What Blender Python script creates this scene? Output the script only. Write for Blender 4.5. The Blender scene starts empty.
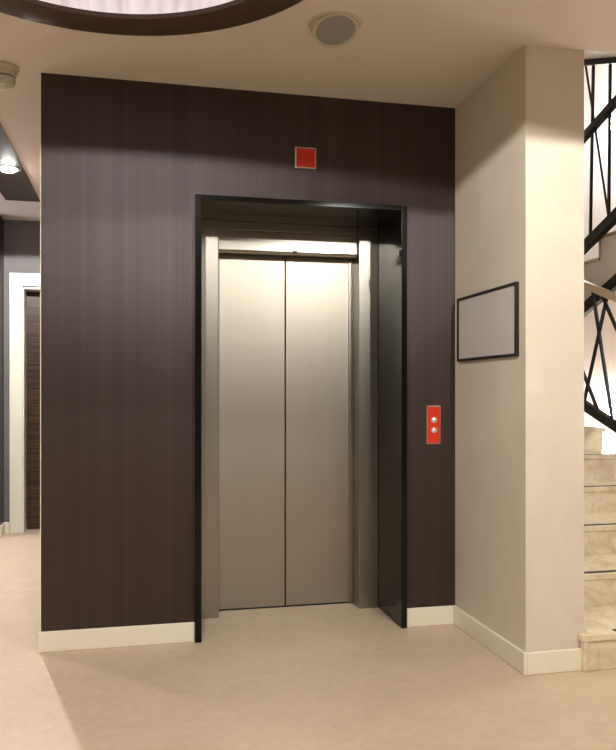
import bpy, bmesh, math, random
from mathutils import Vector, Matrix
random.seed(7)
C = bpy.context.scene.collection

# ------------------------------------------------------------------ camera model
F, CX, CY, YAW, EYE = 765.0, 308.0, 393.0, math.radians(12.46), 1.2
cs, sn = math.cos(YAW), math.sin(YAW)
def ratio(u):                       # X / Y along the sight line of image column u (used to survey the stairwell)
    a = (u - CX) / F
    return (a * cs + sn) / (cs - a * sn)
def survey(u, v, X):                # point of the plane x = X seen at (u, v)
    a = (u - CX) / F
    t = X / (a * cs + sn)
    return Vector((X, t * (cs - a * sn), EYE - (v - CY) / F * t))

# ------------------------------------------------------------------ helpers
def tag(o, label=None, cat=None, group=None, kind=None):
    if label: o['label'] = label
    if cat: o['category'] = cat
    if group: o['group'] = group
    if kind: o['kind'] = kind
    return o
def empty(name, loc, label, cat, group=None):
    o = bpy.data.objects.new(name, None); C.objects.link(o)
    o.location = loc; o.empty_display_size = .1
    return tag(o, label, cat, group)
def obj(name, bm, mat, parent=None, bevel=0, smooth=False, seg=2):
    bmesh.ops.recalc_face_normals(bm, faces=bm.faces[:])
    me = bpy.data.meshes.new(name); bm.to_mesh(me); bm.free()
    o = bpy.data.objects.new(name, me); C.objects.link(o)
    me.materials.append(mat)
    if smooth:
        for p in me.polygons: p.use_smooth = True
        me.set_sharp_from_angle(angle=math.radians(35))
    if bevel:
        m = o.modifiers.new('bevel', 'BEVEL'); m.width = bevel; m.segments = seg
        m.limit_method = 'ANGLE'; m.angle_limit = math.radians(40)
    if parent:
        o.parent = parent
        base = Vector(parent.location); p = parent.parent
        while p: base += Vector(p.location); p = p.parent
        me.transform(Matrix.Translation(-base))
    return o
def new(): return bmesh.new()
def box(bm, lo, hi):
    vs = [bm.verts.new((x, y, z)) for x in (lo[0], hi[0]) for y in (lo[1], hi[1]) for z in (lo[2], hi[2])]
    for f in ((0,1,3,2),(4,6,7,5),(0,4,5,1),(2,3,7,6),(0,2,6,4),(1,5,7,3)):
        bm.faces.new([vs[i] for i in f])
    return bm
def bx(lo, hi): return box(new(), lo, hi)
def bar(bm, p, q, w, t, axis='x'):
    # rectangular bar from p to q lying in a plane of constant x; w = height in the plane, t = thickness across it
    p, q = Vector(p), Vector(q); d = (q - p).normalized()
    n = Vector((1, 0, 0)) if axis == 'x' else Vector((0, 1, 0))
    s = d.cross(n).normalized() * (w / 2); n = n * (t / 2)
    vs = [bm.verts.new(c + a * s + b * n) for c in (p, q) for a in (-1, 1) for b in (-1, 1)]
    for f in ((0,1,3,2),(4,6,7,5),(0,4,5,1),(2,3,7,6),(0,2,6,4),(1,5,7,3)):
        bm.faces.new([vs[i] for i in f])
    return bm
def prism(bm, pts, x0, x1):         # (y, z) outline extruded along x
    a = [bm.verts.new((x0, y, z)) for y, z in pts]; b = [bm.verts.new((x1, y, z)) for y, z in pts]
    bm.faces.new(a); bm.faces.new(b[::-1]); n = len(pts)
    for i in range(n): bm.faces.new((a[i], a[(i+1) % n], b[(i+1) % n], b[i]))
    return bm
def lathe(bm, prof, c=(0, 0, 0), n=64, axis='z', closed=False):
    rings = []
    for r, h in prof:
        ring = []
        if r < 1e-6:
            v = Vector((0, 0, h)); v = v if axis == 'z' else Vector((0, h, 0))
            ring = [bm.verts.new(Vector(c) + v)]
        else:
            for i in range(n):
                t = 2 * math.pi * i / n
                v = Vector((r * math.cos(t), r * math.sin(t), h)) if axis == 'z' else Vector((r * math.cos(t), h, r * math.sin(t)))
                ring.append(bm.verts.new(Vector(c) + v))
        rings.append(ring)
    pairs = list(zip(rings, rings[1:]))
    if closed: pairs.append((rings[-1], rings[0]))
    for a, b in pairs:
        for i in range(n):
            j = (i + 1) % n
            if len(a) == 1 and len(b) == 1: continue
            if len(a) == 1: bm.faces.new((a[0], b[i], b[j]))
            elif len(b) == 1: bm.faces.new((a[i], b[0], a[j]))
            else: bm.faces.new((a[i], b[i], b[j], a[j]))
    return bm
def struct(name, bm, mat, **k):
    return tag(obj(name, bm, mat, **k), kind='structure')

# ------------------------------------------------------------------ materials
class Mat:
    def __init__(s, name, col=(.8,.8,.8), rough=.5, metal=0, spec=.5, **k):
        s.m = bpy.data.materials.new(name); s.m.use_nodes = True
        s.t = s.m.node_tree; s.b = s.t.nodes['Principled BSDF']
        s.set('Base Color', (*col, 1)); s.set('Roughness', rough); s.set('Metallic', metal); s.set('Specular IOR Level', spec)
        for a, v in k.items(): s.set(a.replace('_', ' '), v)
    def set(s, n, v): s.b.inputs[n].default_value = v
    def n(s, typ, **k):
        x = s.t.nodes.new(typ)
        for a, v in k.items():
            if a in x.inputs: x.inputs[a].default_value = v
            else: setattr(x, a, v)
        return x
    def l(s, a, b): s.t.links.new(a, b)
    def coord(s, scale=(1,1,1), rot=(0,0,0)):
        g = s.n('ShaderNodeNewGeometry'); mp = s.n('ShaderNodeMapping')
        mp.inputs['Scale'].default_value = scale; mp.inputs['Rotation'].default_value = rot
        s.l(g.outputs['Position'], mp.inputs['Vector']); return mp.outputs['Vector']
    def noise(s, vec, scale, detail=4, rough=.5, dist=0):
        x = s.n('ShaderNodeTexNoise'); x.inputs['Scale'].default_value = scale; x.inputs['Detail'].default_value = detail
        x.inputs['Roughness'].default_value = rough; x.inputs['Distortion'].default_value = dist
        s.l(vec, x.inputs['Vector']); return x.outputs['Fac']
    def ramp(s, fac, stops, to='Base Color'):
        r = s.n('ShaderNodeValToRGB'); e = r.color_ramp.elements
        while len(e) < len(stops): e.new(.5)
        for el, (p, c) in zip(e, stops): el.position = p; el.color = (*c, 1) if len(c) == 3 else c
        s.l(fac, r.inputs['Fac'])
        if to: s.l(r.outputs['Color'], s.b.inputs[to])
        return r.outputs['Color']
    def bump(s, fac, strength=.1, dist=.01):
        b = s.n('ShaderNodeBump'); b.inputs['Strength'].default_value = strength; b.inputs['Distance'].default_value = dist
        s.l(fac, b.inputs['Height']); s.l(b.outputs['Normal'], s.b.inputs['Normal'])

def plaster(name, a, b, scale=2.2, rough=.7, bump=.05):
    m = Mat(name, a, rough, spec=.25)
    f = m.noise(m.coord((1, 1, .8)), scale, 8, .62, .6)
    m.ramp(f, [(.3, a), (.7, b)])
    m.bump(m.noise(m.coord(), 60, 4), bump, .004)
    return m.m
M = {}
M['plaster'] = plaster('venetian_plaster', (.66,.59,.475), (.74,.67,.56), rough=.5)
M['white_plaster'] = plaster('stair_plaster', (.74,.69,.67), (.80,.76,.74), scale=1.2)
M['room_plaster'] = plaster('room_plaster', (.22,.195,.17), (.25,.22,.19), scale=1.5)
M['ceiling'] = plaster('ceiling_paint', (.70,.63,.535), (.72,.65,.555), scale=.7, bump=.02)
M['corridor_ceiling'] = plaster('corridor_ceiling_paint', (.68,.63,.65), (.70,.65,.67), scale=.7, bump=.02)
M['grey_wall'] = plaster('corridor_grey_paint', (.15,.145,.14), (.17,.165,.155), scale=1, bump=.02)

def wallpaper():
    m = Mat('embossed_wallpaper', (.05,.033,.030), .41, spec=.5)
    m.ramp(m.noise(m.coord((1,1,.15)), 3, 2), [(.3, (.028,.016,.0125)), (.7, (.033,.019,.0155))])
    m.set('Anisotropic', .55); m.set('Specular IOR Level', .72); m.set('Specular Tint', (1,.92,.98,1))
    tg = m.n('ShaderNodeCombineXYZ'); tg.inputs[0].default_value = 1
    m.l(tg.outputs[0], m.b.inputs['Tangent'])
    # fine embossed dots in a diagonal grid
    v = m.coord((1,1,1), (0, math.radians(45), 0))
    sp = m.n('ShaderNodeSeparateXYZ'); m.l(v, sp.inputs[0])
    def s(o):
        a = m.n('ShaderNodeMath', operation='MULTIPLY'); a.inputs[1].default_value = 2*math.pi/.012; m.l(o, a.inputs[0])
        b = m.n('ShaderNodeMath', operation='SINE'); m.l(a.outputs[0], b.inputs[0]); return b.outputs[0]
    p = m.n('ShaderNodeMath', operation='MULTIPLY'); m.l(s(sp.outputs[0]), p.inputs[0]); m.l(s(sp.outputs[2]), p.inputs[1])
    m.bump(p.outputs[0], .35, .0012)
    # long soft vertical gloss bands standing in for streaked lamp reflections
    st = m.noise(m.coord((11, 1, .004)), 1.1, 2.5, .7)
    r = m.n('ShaderNodeMapRange'); r.inputs[1].default_value = .40; r.inputs[2].default_value = .62
    r.inputs[3].default_value = .56; r.inputs[4].default_value = .68
    m.l(st, r.inputs[0]); m.l(r.outputs[0], m.b.inputs['Specular IOR Level'])
    return m.m
M['wallpaper'] = wallpaper()

def floor_mat():
    m = Mat('polished_beige_floor', (.6,.45,.31), .42, spec=.35)
    v = m.coord()
    f = m.noise(v, 3.5, 8, .6, .8)
    c1 = m.ramp(f, [(.25, (.55,.44,.315)), (.6, (.61,.49,.355)), (.8, (.64,.52,.38))], None)
    g = m.noise(m.coord(), 22, 5, .6)
    mx = m.n('ShaderNodeMixRGB', blend_type='MULTIPLY'); mx.inputs[0].default_value = .45
    c2 = m.ramp(g, [(.42, (.9,.86,.82)), (.58, (1,1,1))], None)
    m.l(c1, mx.inputs[1]); m.l(c2, mx.inputs[2]); m.l(mx.outputs[0], m.b.inputs['Base Color'])
    m.bump(m.noise(m.coord(), 30, 3), .03, .004)
    return m.m
M['floor'] = floor_mat()

def marble():
    m = Mat('cream_marble', (.6,.5,.36), .22, spec=.5)
    v = m.coord((1, .7, 1.8), (.2, .3, .2))
    f = m.noise(v, 3.0, 9, .62, 2.2)
    c1 = m.ramp(f, [(.25, (.60,.49,.33)), (.45, (.72,.62,.45)), (.55, (.80,.72,.56)), (.75, (.68,.57,.41))], None)
    w = m.n('ShaderNodeTexWave', wave_type='BANDS'); w.inputs['Scale'].default_value = 1.6; w.inputs['Distortion'].default_value = 14
    w.inputs['Detail'].default_value = 5; w.inputs['Detail Scale'].default_value = 1.4; m.l(v, w.inputs['Vector'])
    c2 = m.ramp(w.outputs['Fac'], [(0, (.84,.74,.60)), (.07, (1,1,1)), (1, (1,1,1))], None)
    mx = m.n('ShaderNodeMixRGB', blend_type='MULTIPLY'); mx.inputs[0].default_value = .4
    m.l(c1, mx.inputs[1]); m.l(c2, mx.inputs[2]); m.l(mx.outputs[0], m.b.inputs['Base Color'])
    return m.m
M['marble'] = marble()

def steel(name, col, rough, aniso=.6, vertical=True):
    m = Mat(name, col, rough, metal=1)
    sc = (220, 220, 1.2) if vertical else (1.2, 220, 220)
    f = m.noise(m.coord(sc), 1.0, 3)
    r = m.n('ShaderNodeMapRange'); r.inputs[3].default_value = rough - .05; r.inputs[4].default_value = rough + .07
    m.l(f, r.inputs[0]); m.l(r.outputs[0], m.b.inputs['Roughness'])
    m.ramp(f, [(.3, tuple(c*.95 for c in col)), (.7, col)])
    m.bump(f, .02, .0005)
    return m.m
M['steel'] = steel('brushed_steel', (.44,.405,.345), .38)
M['steel_jamb'] = steel('satin_steel', (.38,.365,.32), .31)
M['black_gloss'] = Mat('black_lacquer', (.003,.003,.003), .17, spec=.28).m
M['black_edge'] = Mat('black_edge_metal', (.02,.021,.022), .25, spec=.6).m
M['gap'] = Mat('dark_gap', (.01,.009,.008), .7).m
M['track'] = Mat('track_bronze', (.07,.055,.035), .45, metal=1).m
M['shaft'] = Mat('shaft_black', (.01,.01,.01), .9).m
M['baseboard'] = Mat('cream_paint', (.86,.80,.655), .35, spec=.4).m
M['frame_paint'] = Mat('door_frame_paint', (.80,.80,.66), .4).m
M['red'] = Mat('red_panel', (.62,.035,.012), .3, spec=.4).m
M['plate'] = Mat('brushed_plate', (.55,.52,.48), .35, metal=1).m
M['chrome'] = Mat('chrome', (.9,.92,.95), .28, metal=.8).m
M['black_iron'] = Mat('painted_iron', (.005,.004,.005), .45, spec=.25).m
M['picture_black'] = Mat('picture_frame_black', (.008,.007,.007), .35).m
M['picture_grey'] = Mat('grey_board', (.62,.58,.56), .4, spec=.4).m
M['plastic'] = Mat('ivory_plastic', (.52,.48,.38), .4).m
M['plastic_dark'] = Mat('vent_dark', (.06,.05,.04), .6).m
M['speaker_trim'] = Mat('speaker_trim_paint', (.56,.49,.36), .5).m
M['strip_black'] = Mat('anti_slip_rubber', (.015,.014,.012), .6).m
M['dark_panel'] = Mat('dark_brown_lacquer', (.04,.024,.02), .5, spec=.3).m
M['rail_wood'] = Mat('pale_handrail', (.52,.42,.31), .4).m
M['beige_edge'] = Mat('marble_edge_tile', (.50,.39,.26), .35).m

def speaker_mesh():
    m = Mat('perforated_grille', (.17,.15,.125), .55, metal=.3)
    v = m.n('ShaderNodeTexVoronoi'); v.inputs['Scale'].default_value = 420; m.l(m.coord(), v.inputs['Vector'])
    m.ramp(v.outputs['Distance'], [(.2, (.17,.16,.145)), (.5, (.36,.34,.31))])
    return m.m
M['grille'] = speaker_mesh()

def ring_mat():
    m = Mat('brown_ring_leather', (.05,.028,.018), .45, spec=.3)
    m.ramp(m.noise(m.coord(), 14, 4), [(.3, (.07,.037,.024)), (.7, (.085,.047,.031))])
    return m.m
M['ring'] = ring_mat()

def ebony():
    m = Mat('striped_ebony', (.06,.03,.02), .35)
    v = m.coord((1.5, 1, 55))
    m.ramp(m.noise(v, 1.6, 6, .65, .3), [(.36, (.006,.004,.003)), (.48, (.035,.017,.008)), (.58, (.085,.042,.018)), (.66, (.014,.007,.004))])
    return m.m
M['ebony'] = ebony()

def emit(name, col, strength, streak=False):
    m = bpy.data.materials.new(name); m.use_nodes = True; t = m.node_tree; t.nodes.clear()
    e = t.nodes.new('ShaderNodeEmission'); e.inputs[0].default_value = (*col, 1); e.inputs[1].default_value = strength
    o = t.nodes.new('ShaderNodeOutputMaterial'); t.links.new(e.outputs[0], o.inputs[0])
    if streak:
        g = t.nodes.new('ShaderNodeNewGeometry'); mp = t.nodes.new('ShaderNodeMapping'); mp.inputs['Scale'].default_value = (9, .9, 1)
        n = t.nodes.new('ShaderNodeTexNoise'); n.inputs['Scale'].default_value = 2.2; n.inputs['Detail'].default_value = 5
        r = t.nodes.new('ShaderNodeValToRGB'); r.color_ramp.elements[0].position = .36; r.color_ramp.elements[1].position = .6
        r.color_ramp.elements[0].color = (.66,.49,.47,1); r.color_ramp.elements[1].color = (.80,.68,.67,1)
        t.links.new(g.outputs['Position'], mp.inputs[0]); t.links.new(mp.outputs[0], n.inputs[0])
        t.links.new(n.outputs['Fac'], r.inputs[0]); t.links.new(r.outputs[0], e.inputs[0])
    return m
M['diffuser'] = emit('lit_translucent_fabric', (1,.85,.85), .85, True)
M['lamp'] = emit('lamp_lens', (1,.95,.86), 60)
M['lamp_hot'] = emit('spot_lens', (1,.97,.9), 160)

# ------------------------------------------------------------------ dimensions
H = 2.685
WY = 3.73                    # wallpapered wall
WL, WR = -.444, 1.61
PF, PR = 2.985, 1.887         # pillar front, pillar right side
CE = 6.96                    # corridor end wall
XL, XR, YB, YF, TOP = -4.2, 4.95, -3.6, 8.2, 6.2
OL, OR_, OT = .264, 1.336, 2.155     # outer edge of the black portal

# floor and ceilings
struct('floor', bx((XL-.1, YB-.1, -.12), (XR+.1, YF+.1, 0)), M['floor'])
RC, RO, RI = Vector((-.137, 2.412)), .848, .702
def ceiling():
    bm = new()
    # the hole reaches left of -.745, so the plaster field is cut as one outline with a round opening
    pts = [(XL, YB), (XR, YB), (XR, 2.975), (PR-.01, 2.975), (PR-.01, 4.2), (-.745, 4.2), (XL, 4.2)]
    vs = [bm.verts.new((x, y, H)) for x, y in pts]
    es = [bm.edges.new((vs[i], vs[(i+1) % len(vs)])) for i in range(len(vs))]
    n = 96; r = (RO + RI) / 2
    cv = [bm.verts.new((RC.x + r*math.cos(2*math.pi*i/n), RC.y + r*math.sin(2*math.pi*i/n), H)) for i in range(n)]
    es += [bm.edges.new((cv[i], cv[(i+1) % n])) for i in range(n)]
    bmesh.ops.triangle_fill(bm, edges=es, use_beauty=True)
    ret = bmesh.ops.extrude_face_region(bm, geom=bm.faces[:])
    bmesh.ops.translate(bm, verts=[g for g in ret['geom'] if isinstance(g, bmesh.types.BMVert)], vec=(0, 0, .25))
    return bm
struct('ceiling', ceiling(), M['ceiling'])
bm = new(); box(bm, (-.745, 4.2, H), (-.2, 6.24, H+.25))
struct('ceiling_beside_corridor', bm, M['ceiling'])
bm = new(); box(bm, (XL, 4.2, H), (-1.0, 6.24, H+.25)); box(bm, (XL, 6.24, H), (-.2, CE+.1, H+.25))
struct('ceiling_corridor', bm, M['corridor_ceiling'])
bm = new(); box(bm, (-1.0, 4.2, H-.004), (-.745, 6.24, H+.25)); 
struct('trim_1', bm, M['dark_panel'])
bm = new(); box(bm, (-1.0, 4.05, H-.004), (-.745, 4.2, H-.0005))
struct('trim_2', bm, M['dark_panel'])

# wallpapered wall block with the lift opening
bm = new()
box(bm, (WL, WY, 0), (OL+.01, WY+.25, H)); box(bm, (OR_-.01, WY, 0), (WR+.05, WY+.25, H)); box(bm, (OL+.01, WY, OT-.01), (OR_-.01, WY+.25, H))
struct('wall_back', bm, M['wallpaper'])
struct('wall_corridor_right', bx((WL, WY+.25, 0), (WL+.2, CE, H)), M['wallpaper'])
bm = new()
struct('trim_3', bx((WL-.003, WY-.001, .1), (WL+.0005, WY+.004, H)), M['baseboard'])     # corner bead
# pillar / stair cheek wall
struct('wall_pillar', bx((WR, PF, 0), (PR, YF, TOP)), M['plaster'])
# corridor
bm = new(); box(bm, (-1.3, CE, 0), (-.99, CE+.2, H)); box(bm, (-.99, CE, 2.12), (-.1, CE+.2, H)); box(bm, (-.1, CE, 0), (.4, CE+.2, H))
struct('wall_corridor_end', bm, M['grey_wall'])
struct('wall_corridor_left', bx((XL, 6.73, 0), (-1.13, CE+.2, H)), M['wallpaper'])
# room behind the camera and stairwell
struct('wall_left', bx((XL-.1, YB, 0), (XL, CE, H)), M['room_plaster'])
struct('wall_front', bx((XL-.1, YB-.1, 0), (XR+.1, YB, H)), M['room_plaster'])
struct('wall_right', bx((XR, YB, 0), (XR+.1, YF+.1, TOP)), M['white_plaster'])
struct('wall_stairwell_end', bx((PR-.1, YF, 0), (XR, YF+.1, TOP)), M['white_plaster'])
struct('wall_stairwell_front', bx((PR, 2.775, H+.251), (XR, 2.975, TOP)), M['white_plaster'])
struct('ceiling_stairwell', bx((WR, 2.73, TOP), (XR+.1, YF+.1, TOP+.1)), M['white_plaster'])

# baseboards
def board(name, lo, hi): struct(name, bx(lo, hi), M['baseboard'], bevel=.004)
BH, BT = .095, .015
board('baseboard_back_left', (WL-.010, WY-BT, 0), (OL-.001, WY, BH))
board('baseboard_back_right', (OR_+.001, WY-BT, 0), (WR-BT, WY, BH))
board('baseboard_pillar_side', (WR-BT, PF-BT, 0), (WR, WY, BH))
board('baseboard_pillar_front', (WR, PF-BT, 0), (PR-.012, PF, BH))
board('baseboard_corridor_left', (-1.6, 6.73-BT, 0), (-1.13+BT, 6.73, BH))
board('baseboard_corridor_side', (-1.13, 6.73, 0), (-1.13+BT, CE-BT, BH))
board('baseboard_corridor_end', (-1.13, CE-BT, 0), (-1.085, CE, BH))

# corridor door
d = bx((-.965, CE+.14, .006), (-.13, CE+.18, 2.09)); struct('door_1', d, M['ebony'])
do = bpy.data.objects['door_1']
bm = new()
box(bm, (-1.082, CE-.02, 0), (-.975, CE, 2.23)); box(bm, (-.115, CE-.02, 0), (-.01, CE, 2.23)); box(bm, (-.975, CE-.02, 2.12), (-.115, CE, 2.23))
box(bm, (-.985, CE, 0), (-.965, CE+.15, 2.115)); box(bm, (-.125, CE, 0), (-.105, CE+.15, 2.115)); box(bm, (-.985, CE, 2.095), (-.105, CE+.15, 2.115))
obj('door_frame', bm, M['frame_paint'], do, bevel=.003)
bm = new(); lathe(bm, [(0, -.006), (.024, -.006), (.024, 0), (0, 0)], (-.19, CE+.14, 1.02), 24, 'y')
box(bm, (-.20, CE+.09, 1.01), (-.18, CE+.135, 1.03)); box(bm, (-.31, CE+.085, 1.01), (-.18, CE+.1, 1.03))
obj('door_handle', bm, M['plate'], do, bevel=.003)

# ------------------------------------------------------------------ lift entrance
L = empty('elevator_entrance', ((OL+OR_)/2, WY, 0), 'brushed steel two-leaf lift entrance inside a deep glossy black portal in the dark wall', 'elevator')
PY0, PY1 = 3.70, 4.09
bm = new()
box(bm, (OL, PY0, 0), (OL+.03, PY1+.02, OT)); box(bm, (OR_-.03, PY0, 0), (OR_, PY1+.02, OT)); box(bm, (OL+.03, PY0, OT-.027), (OR_-.03, PY1+.15, OT))
obj('portal_frame', bm, M['black_gloss'], L, bevel=.0025)
IL, IR = OL+.03, OR_-.03
JL, JR = .415, 1.195
obj('jamb', bx((IL, PY1, 0), (JL, PY1+.22, OT-.027)), M['steel_jamb'], L, bevel=.003)
obj('jamb', bx((JR, PY1, 0), (IR, PY1+.22, OT-.027)), M['steel_jamb'], L, bevel=.003)
# header: upper plate, seam, lower plate, shadow slot
bm = new(); box(bm, (JL, PY1+.036, 2.083), (JR, PY1+.1, OT-.027)); box(bm, (JL, PY1+.035, 1.974), (JR, PY1+.1, 2.080))
h = obj('header', bm, M['steel_jamb'], L, bevel=.002)
obj('door_track', bx((JL, PY1+.045, 1.959), (JR, PY1+.12, 1.985)), M['track'], L)
DY = 4.22
for x0, x1 in ((JL-.02, .799), (.805, JR-.024)):
    obj('door_leaf', bx((x0, DY, .006), (x1, DY+.035, 1.985)), M['steel'], L, bevel=.002)
obj('guide_channel', bx((JR-.026, DY-.012, .004), (JR+.002, DY+.03, 1.958)), M['steel_jamb'], L, bevel=.004)
obj('threshold', bx((JL, DY-.004, .0005), (JR, DY+.05, .0055)), M['gap'], L)
obj('shaft_panel', bx((IL, DY+.06, 0), (IR, DY+.09, OT)), M['shaft'], L)
obj('catch', bx((IR-.008, 3.715, 1.898), (IR+.001, 3.745, 1.932)), M['black_gloss'], L, bevel=.001)
bm = new(); box(bm, (.825, PY1+.03, 1.972), (.85, PY1+.05, 1.982)); obj('door_sensor', bm, M['gap'], L)

# floor indicator over the lift
I = empty('lift_indicator', (.81, WY, 2.37), 'small square red indicator plate with a grey rim high above the lift', 'indicator')
obj('back_plate', bx((.755, WY-.012, 2.316), (.865, WY+.004, 2.424)), M['plate'], I, bevel=.005)
obj('red_face', bx((.763, WY-.015, 2.324), (.857, WY-.011, 2.416)), M['red'], I, bevel=.001)
# call panel
P = empty('lift_call_panel', (1.486, WY, 1.035), 'upright red lift call panel with two round silver buttons beside the portal', 'call panel')
obj('back_plate', bx((1.447, WY-.014, .935), (1.525, WY+.004, 1.135)), M['plate'], P, bevel=.003)
obj('red_face', bx((1.452, WY-.017, .941), (1.520, WY-.013, 1.129)), M['red'], P, bevel=.001)
for z in (1.061, 1.008):
    bm = new(); lathe(bm, [(0, -.030), (.007, -.029), (.0105, -.026), (.0115, -.021), (.0155, -.021), (.0155, -.016)], (1.486, WY, z), 32, 'y')
    obj('button', bm, M['chrome'], P, smooth=True)

# framed board on the pillar
K = empty('wall_board', (WR, 3.38, 1.52), 'blank grey board in a thin black frame hung on the beige pillar side', 'framed board')
y0, y1, z0, z1, fw, ft = 3.042, 3.672, 1.36, 1.683, .013, .017
bm = new()
box(bm, (WR-ft, y0, z0), (WR, y0+fw, z1)); box(bm, (WR-ft, y1-fw, z0), (WR, y1, z1))
box(bm, (WR-ft, y0+fw, z0), (WR, y1-fw, z0+fw)); box(bm, (WR-ft, y0+fw, z1-fw), (WR, y1-fw, z1))
obj('frame', bm, M['picture_black'], K, bevel=.0015)
obj('panel', bx((WR-.010, y0+fw, z0+fw), (WR-.003, y1-fw, z1-fw)), M['picture_grey'], K)

# ceiling speaker
S = empty('ceiling_speaker', (.772, 2.985, H), 'round ceiling speaker with a grey mesh grille and pale rim', 'speaker')
view = Vector((.246, .969, 0)); side = Vector((.969, -.246, 0))
nrm = (Vector((0, 0, -1)) - view*.30 + side*.12).normalized()
tilt = Vector((0, 0, -1)).rotation_difference(nrm).to_matrix().to_4x4()
def aimed(bm):                       # the round body is turned towards the room
    bm.transform(Matrix.Translation((.772, 2.985, H-.022)) @ tilt); return bm
bm = new(); lathe(bm, [(.080, -.004), (.084, -.008), (.092, -.007), (.096, 0), (.096, .05), (.080, .05)], n=64, closed=True)
obj('rim', aimed(bm), M['speaker_trim'], S, smooth=True)
bm = new(); lathe(bm, [(0, -.006), (.05, -.0055), (.080, -.003), (.080, .01), (0, .01)], n=64)
obj('grille', aimed(bm), M['grille'], S, smooth=True)
bm = new(); lathe(bm, [(.092, -.001), (.094, -.003), (.106, -.004), (.110, 0), (.110, .0005), (.092, .0005)], (.772, 2.985, H), 64, closed=True)
obj('ceiling_flange', bm, M['speaker_trim'], S, smooth=True)

# smoke detector
sd = (-.600, 3.70, H)
D = empty('smoke_detector', sd, 'round ivory smoke detector on the ceiling left of the dark wall', 'smoke detector')
bm = new(); lathe(bm, [(0, 0), (.066, 0), (.066, -.012), (.060, -.018), (.056, -.022), (0, -.022)], sd, 48); obj('base', bm, M['plastic'], D, smooth=True)
bm = new(); lathe(bm, [(0, -.022), (.043, -.022), (.043, -.055), (0, -.055)], sd, 48); obj('vent_ring', bm, M['plastic_dark'], D, smooth=True)
bm = new()
lathe(bm, [(0, -.022), (.055, -.022), (.054, -.040), (.048, -.046), (0, -.046)], sd, 48)
lathe(bm, [(0, -.053), (.049, -.053), (.049, -.070), (.040, -.088), (.020, -.098), (0, -.100)], sd, 48)
obj('cover', bm, M['plastic'], D, smooth=True)
bm = new(); bmesh.ops.create_uvsphere(bm, u_segments=16, v_segments=8, radius=.004, matrix=Matrix.Translation((sd[0]+.012, sd[1]-.02, sd[2]-.098))); obj('status_light', bm, M['chrome'], D, smooth=True)

# round ceiling light
R = empty('round_ceiling_light', (RC.x, RC.y, H), 'large round recessed ceiling light with a dark brown ring and glowing pink-white centre', 'ceiling light')
bm = new(); lathe(bm, [(RI, .10), (RI, -.004), (RI+.004, -.006), (RO-.004, -.006), (RO, -.004), (RO, -.0005), (RI+.01, -.0005), (RI+.01, .10)], (RC.x, RC.y, H), 128, closed=True)
obj('ring', bm, M['ring'], R, smooth=True)
bm = new(); lathe(bm, [(0, .014), (RI-.001, .014), (RI-.001, .03), (0, .03)], (RC.x, RC.y, H), 128)
obj('diffuser', bm, M['diffuser'], R, smooth=True)

# ------------------------------------------------------------------ staircase
RISE, GO = .1586, .39
Y1 = 2.95
XS = 3.27                    # open side of the first flight
ST = empty('marble_staircase', (2.5, Y1, 0), 'cream marble stairs climbing away behind the pillar, black anti-slip line on each tread', 'stairs')
for i in range(1, 11):
    y = Y1 + (i-1)*GO; z = i*RISE
    xl = PR - .022 if i == 1 else PR
    yb = y + GO + (0 if i < 10 else 1.45)
    bm = new()
    yb = min(yb, YF-.012)
    box(bm, (PR+.001, y+.008, 0 if i == 1 else z-RISE-.05), (XS-.02, yb, z-.03))
    box(bm, (PR+.001, y, z-.03), (XS, yb+.008, z))
    if i == 1: box(bm, (PR-.022, y, 0), (PR+.001, PF-.002, z-.03)); box(bm, (PR-.030, y-.001, z-.03), (PR+.001, PF-.002, z))
    if i == 10: box(bm, (XS, 6.785, z-.2), (XR-.002, yb+.008, z))
    s = obj('step', bm, M['marble'], ST, bevel=.004)
    xs0 = PR+.003 if i > 1 else 2.03
    obj('anti_slip_strip', bx((xs0, y+.020, z-.0005), (XS-.03, y+.050, z+.0015)), M['strip_black'], ST)
obj('skirting', bx((PR, Y1+.04, RISE), (PR+.012, Y1+GO+.005, RISE+.095)), M['marble'], ST, bevel=.002)
# plaster soffit of the first flight (open side cheek)
def flightZ1(y): return RISE + (y - Y1)/GO*RISE
bm = new(); prism(bm, [(Y1+.3, 0.001), (Y1+10*GO-.2, 0.001), (Y1+10*GO-.2, 1.38), (Y1+9*GO, 1.36), (Y1+.3, .12)], XS-.12, XS-.021)
obj('side_cheek', bm, M['white_plaster'], ST)

# second flight: climbs back towards the hall on the right of the well
X2 = 3.42
Y15 = 5.19
ST2 = empty('upper_stair_flight', (4.1, 6.6, 1.586), 'pale plastered stair flight with thin tan tread edges climbing right behind the black railing', 'stairs')
pts = []
for n in range(11, 20):
    yf = Y15 + (15-n)*GO                    # riser position of step n
    pts += [(yf, (n-1)*RISE), (yf, n*RISE)]
yl = Y15 + (15-20)*GO
pts.append((yl, 19*RISE))
top = pts[:]
low = []
for y, z in ((yl, None), (Y15 + 4*GO, None)):
    low.append((y, 2.379 + (Y15 - y)*.4067 - .50))
outline = pts + low
bm = prism(new(), outline, X2, XR-.002); obj('flight_body', bm, M['white_plaster'], ST2)
bm = new()
for n in range(11, 20):
    yf = Y15 + (15-n)*GO; z = n*RISE
    box(bm, (X2-.014, yf-GO-.0, z-.014), (XR-.002, yf+.010, z+.010))
    box(bm, (X2-.010, yf-.010, z-RISE+.010), (XR-.002, yf+.010, z-.014))
obj('tread_edges', bm, M['beige_edge'], ST2)

# railing helpers: straight pieces in a plane of constant x
def line_on(X, u0, v0, slope):              # rail axis through the surveyed point, with the stair's own pitch
    p = survey(u0, v0, X)
    return lambda y: Vector((X, y, p.z + (y - p.y)*slope))
PITCH = RISE / GO
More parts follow.
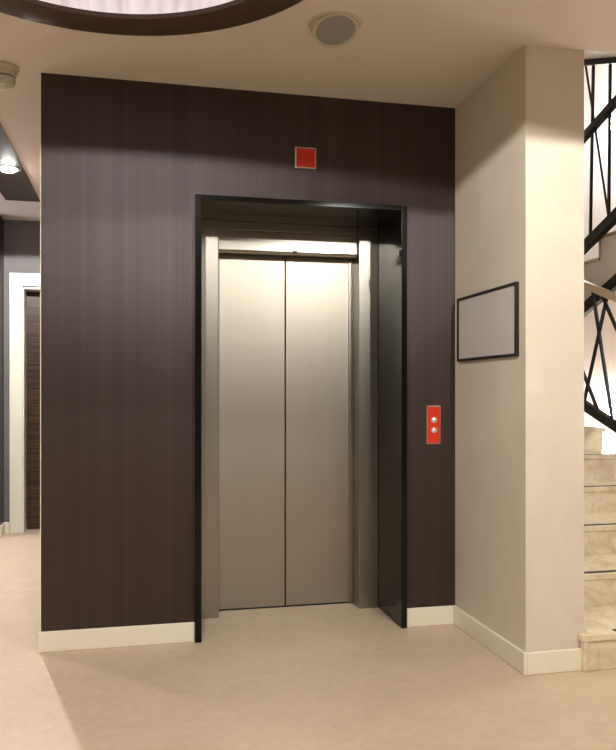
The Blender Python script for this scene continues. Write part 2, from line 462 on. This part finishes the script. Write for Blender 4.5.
# --- railing of the first flight
XA = 3.22
RA = empty('stair_railing', (XA, 4.2, .6), 'black iron stair railing with crossed bars and a pale handrail on the lower flight', 'railing')
def fit(u0, v0, u1, v1, X):
    p, q = survey(u0, v0, X), survey(u1, v1, X); s = (q.z-p.z)/(q.y-p.y)
    return lambda y: Vector((X, y, p.z + (y-p.y)*s))
def strut(fa, fb, u0, v0, u1, v1, X, shift=0):   # bar through two surveyed points, ending on the rails fa and fb
    p, q = survey(u0, v0, X), survey(u1, v1, X)
    m = (q.y-p.y)/(q.z-p.z)
    out = []
    for f in (fa, fb):
        z = p.z
        for _ in range(30): z = .5*z + .5*f(p.y + m*(z-p.z)).z
        y = p.y + m*(z-p.z) + shift
        out.append(f(y))
    return out
hand = line_on(XA, 600, 291, PITCH*.93); foot = fit(584, 405, 616, 426.5, XA)
ya, yb = 3.05, 6.6
obj('handrail', bar(new(), hand(ya), hand(yb), .050, .05), M['rail_wood'], RA, bevel=.006)
obj('bottom_rail', bar(new(), foot(ya), foot(yb), .066, .045), M['black_iron'], RA, bevel=.003)
def ycol(u, X): return X / ratio(u)
slants = [(594.5, 303, 612.5, 420), (606.5, 299, 585, 398), (583, 372, 598, 411)]
for a in slants:
    p_, q_ = strut(hand, foot, *a, XA)
    obj('baluster', bar(new(), p_, q_, .019, .018), M['black_iron'], RA)
for k in (-3, -2, -1, 1, 2, 3):
    for a in slants:
        if a is slants[2] and k == -1: continue
        p_, q_ = strut(hand, foot, *a, XA, shift=k*.40)
        if min(p_.y, q_.y) > ya + .04 and max(p_.y, q_.y) < yb - .04:
            obj('baluster', bar(new(), p_, q_, .019, .018), M['black_iron'], RA)
obj('newel_post', bx((XA-.025, ya-.025, RISE), (XA+.025, ya+.025, hand(ya).z+.02)), M['black_iron'], RA, bevel=.003)

# --- railing and stringer of the second flight, bars running on up to the stringer above
XB = 3.372
RB = empty('stairwell_screen', (XB, 5.0, 2.0), 'tall black iron screen of upright and slanted bars over the upper flight', 'railing')
low_b = fit(584, 309.8, 616, 282, XB)
mid_b = fit(584, 247.5, 616, 215.5, XB)
han_b = fit(584, 137.6, 616, 101.5, XB)
top_b = fit(584, 59.8, 616, 57.4, XB)
yn, yfar = 3.6, 6.7
obj('lower_stringer', bar(new(), low_b(yn), low_b(yfar), .085, .05), M['black_iron'], RB, bevel=.004)
obj('bottom_rail', bar(new(), mid_b(yn), mid_b(yfar), .080, .05), M['black_iron'], RB, bevel=.004)
obj('handrail', bar(new(), han_b(yn), han_b(yfar), .058, .05), M['black_iron'], RB, bevel=.006)
obj('upper_stringer', bar(new(), top_b(yn), top_b(yfar), .085, .05), M['black_iron'], RB, bevel=.003)
g1, g2 = ycol(592, XB), ycol(609.3, XB)
gap = g1 - g2
for k in range(-3, 5):
    y = g1 + k*gap*1.0
    if k in (0,): ytop, ybot = ycol(593.5, XB), ycol(590.3, XB)
    elif k == -1: ytop, ybot = ycol(610.3, XB), ycol(608.7, XB)
    else: ytop = ybot = y
    obj('upright_bar', bar(new(), top_b(ytop), mid_b(ybot), .018, .018), M['black_iron'], RB)
for k in range(-3, 3):
    yt, yb2 = ycol(584.8, XB) + k*gap*2, ycol(609.3, XB) + k*gap*2
    obj('slanted_bar', bar(new(), top_b(yt), mid_b(yb2), .012, .012), M['black_iron'], RB)
# third flight overhead
a, b = top_b(3.3), top_b(7.0)
T3 = empty('top_stair_flight', (2.6, 5.0, 3.9), 'pale plastered underside of the topmost stair flight above the black stringer', 'stairs')
bm = prism(new(), [(a.y, a.z-.0), (b.y, b.z-.0), (b.y, b.z+.45), (a.y, a.z+.45)], PR+.003, XB-.026)
obj('flight_body', bm, M['white_plaster'], T3)

# ------------------------------------------------------------------ lamps
def spot(name, loc, energy, k, size=.02, col=(1,.93,.85), blend=.04, target=None):
    l = bpy.data.lights.new(name, 'SPOT'); l.energy = energy; l.color = col
    l.spot_size = 2*math.atan(1/k) if target is None else k
    l.spot_blend = blend; l.shadow_soft_size = size
    o = bpy.data.objects.new(name, l); C.objects.link(o); o.location = loc
    if target: o.rotation_euler = (Vector(target)-Vector(loc)).to_track_quat('-Z', 'Y').to_euler()
    return o
def point(name, loc, energy, size=.05, col=(1,.93,.85)):
    l = bpy.data.lights.new(name, 'POINT'); l.energy = energy; l.color = col; l.shadow_soft_size = size
    o = bpy.data.objects.new(name, l); C.objects.link(o); o.location = loc; return o

def downlight(x, y, label, z=H, mat='lamp', group=None):
    o = empty('recessed_downlight', (x, y, z), label, 'ceiling spotlight', group)
    q = 1.5 if mat == 'lamp_hot' else 1
    bm = new(); lathe(bm, [(.040*q, -.001), (.040*q, -.004), (.052*q, -.004), (.056*q, -.0005), (.040*q, -.0005)], (x, y, z), 32, closed=True); obj('trim_ring', bm, M['plate'], o, smooth=True)
    bm = new(); lathe(bm, [(0, -.018*q), (.025*q, -.012*q), (.039*q, -.0025), (.039*q, -.001), (0, -.001)], (x, y, z), 32); obj('lens', bm, M[mat], o, smooth=True)
    return o
WARM = (1, .96, .89)
hall = [(0.0, 1.58, 245, .135), (1.62, 1.15, 275, .19), (-2.3, 1.6, 50, .2), (0.2, -1.2, 150, .3), (2.9, -.6, 80, .3), (-2.3, -1.4, 30, .3)]  # first pair follows the wall cutoffs; the rest are unseen, added for light
names = ['small round recessed spotlight behind the big ceiling ring', 'small round recessed spotlight nearest the front of the pillar', 'unseen recessed spotlight added nearest the left wall, ahead',
         'unseen recessed fill spotlight added in the middle of the rear hall', 'unseen recessed fill spotlight added near the right wall, rear', 'unseen recessed fill spotlight added near the left wall, rear']
for (x, y, e, k), nm in zip(hall, names):
    downlight(x, y, nm, group='recessed downlights in the hall ceiling')
    spot('hall_lamp', (x, y, H-.012), e, k, col=WARM)
downlight(-.846, 5.36, 'bright round spotlight in the dark ceiling strip of the corridor', z=H-.004, mat='lamp_hot')
spot('corridor_lamp', (-.846, 5.36, H-.045), 150, .15, col=(1,.95,.95))
point('side_hall_lamp', (-2.6, 6.1, 2.45), 90, col=(1,.95,.95))

# stairwell wall lamps, then added fill lights
def walllamp(u, v, label, e):
    c = survey(u, v, XR-.10)
    o = empty('wall_lamp', (XR, c.y, c.z), label, 'wall lamp')
    bm = new(); lathe(bm, [(0, 0), (.05, 0), (.05, .02), (0, .02)], (0, 0, 0), 32)
    bm.transform(Matrix.Translation((XR, c.y, c.z)) @ Matrix.Rotation(-math.pi/2, 4, 'Y')); obj('back_plate', bm, M['plate'], o, smooth=True)
    bm = new(); bmesh.ops.create_uvsphere(bm, u_segments=32, v_segments=16, radius=.085, matrix=Matrix.Translation(c)); obj('globe', bm, M['lamp'], o, smooth=True)
    point('stair_lamp', (XR-.26, c.y, c.z), e, size=.08, col=(1,.96,.93))
walllamp(618, 123, 'glowing white globe lamp on the stairwell wall above the upper flight', 34)
walllamp(617, 411, 'glowing white globe lamp low on the stairwell wall behind the lower railing', 27)
point('stairwell_top_fill', (3.0, 5.2, 5.6), 55, size=.2, col=(1,.95,.92))  # unseen fill high in the well, added to brighten its walls
point('stairwell_low_fill', (4.3, 3.6, 1.9), 40, size=.1, col=(1,.95,.9))  # second added fill without a fixture, lifting the lower stairs

# ------------------------------------------------------------------ world, camera, view
w = bpy.data.worlds.new('world'); bpy.context.scene.world = w; w.use_nodes = True
w.node_tree.nodes['Background'].inputs[0].default_value = (1,.95,.9,1); w.node_tree.nodes['Background'].inputs[1].default_value = .05
cam = bpy.data.cameras.new('camera'); co = bpy.data.objects.new('camera', cam); C.objects.link(co)
co.location = (0, 0, EYE); co.rotation_euler = (math.radians(90), 0, -YAW)
cam.sensor_fit = 'VERTICAL'; cam.sensor_height = 24; cam.lens = F/750*24
cam.shift_y = (CY-375)/750; cam.clip_start = .05
sc = bpy.context.scene; sc.camera = co
sc.view_settings.view_transform = 'Standard'; sc.view_settings.look = 'None'
sc.view_settings.exposure = .46; sc.view_settings.gamma = 1; sc.view_settings.use_curve_mapping = False
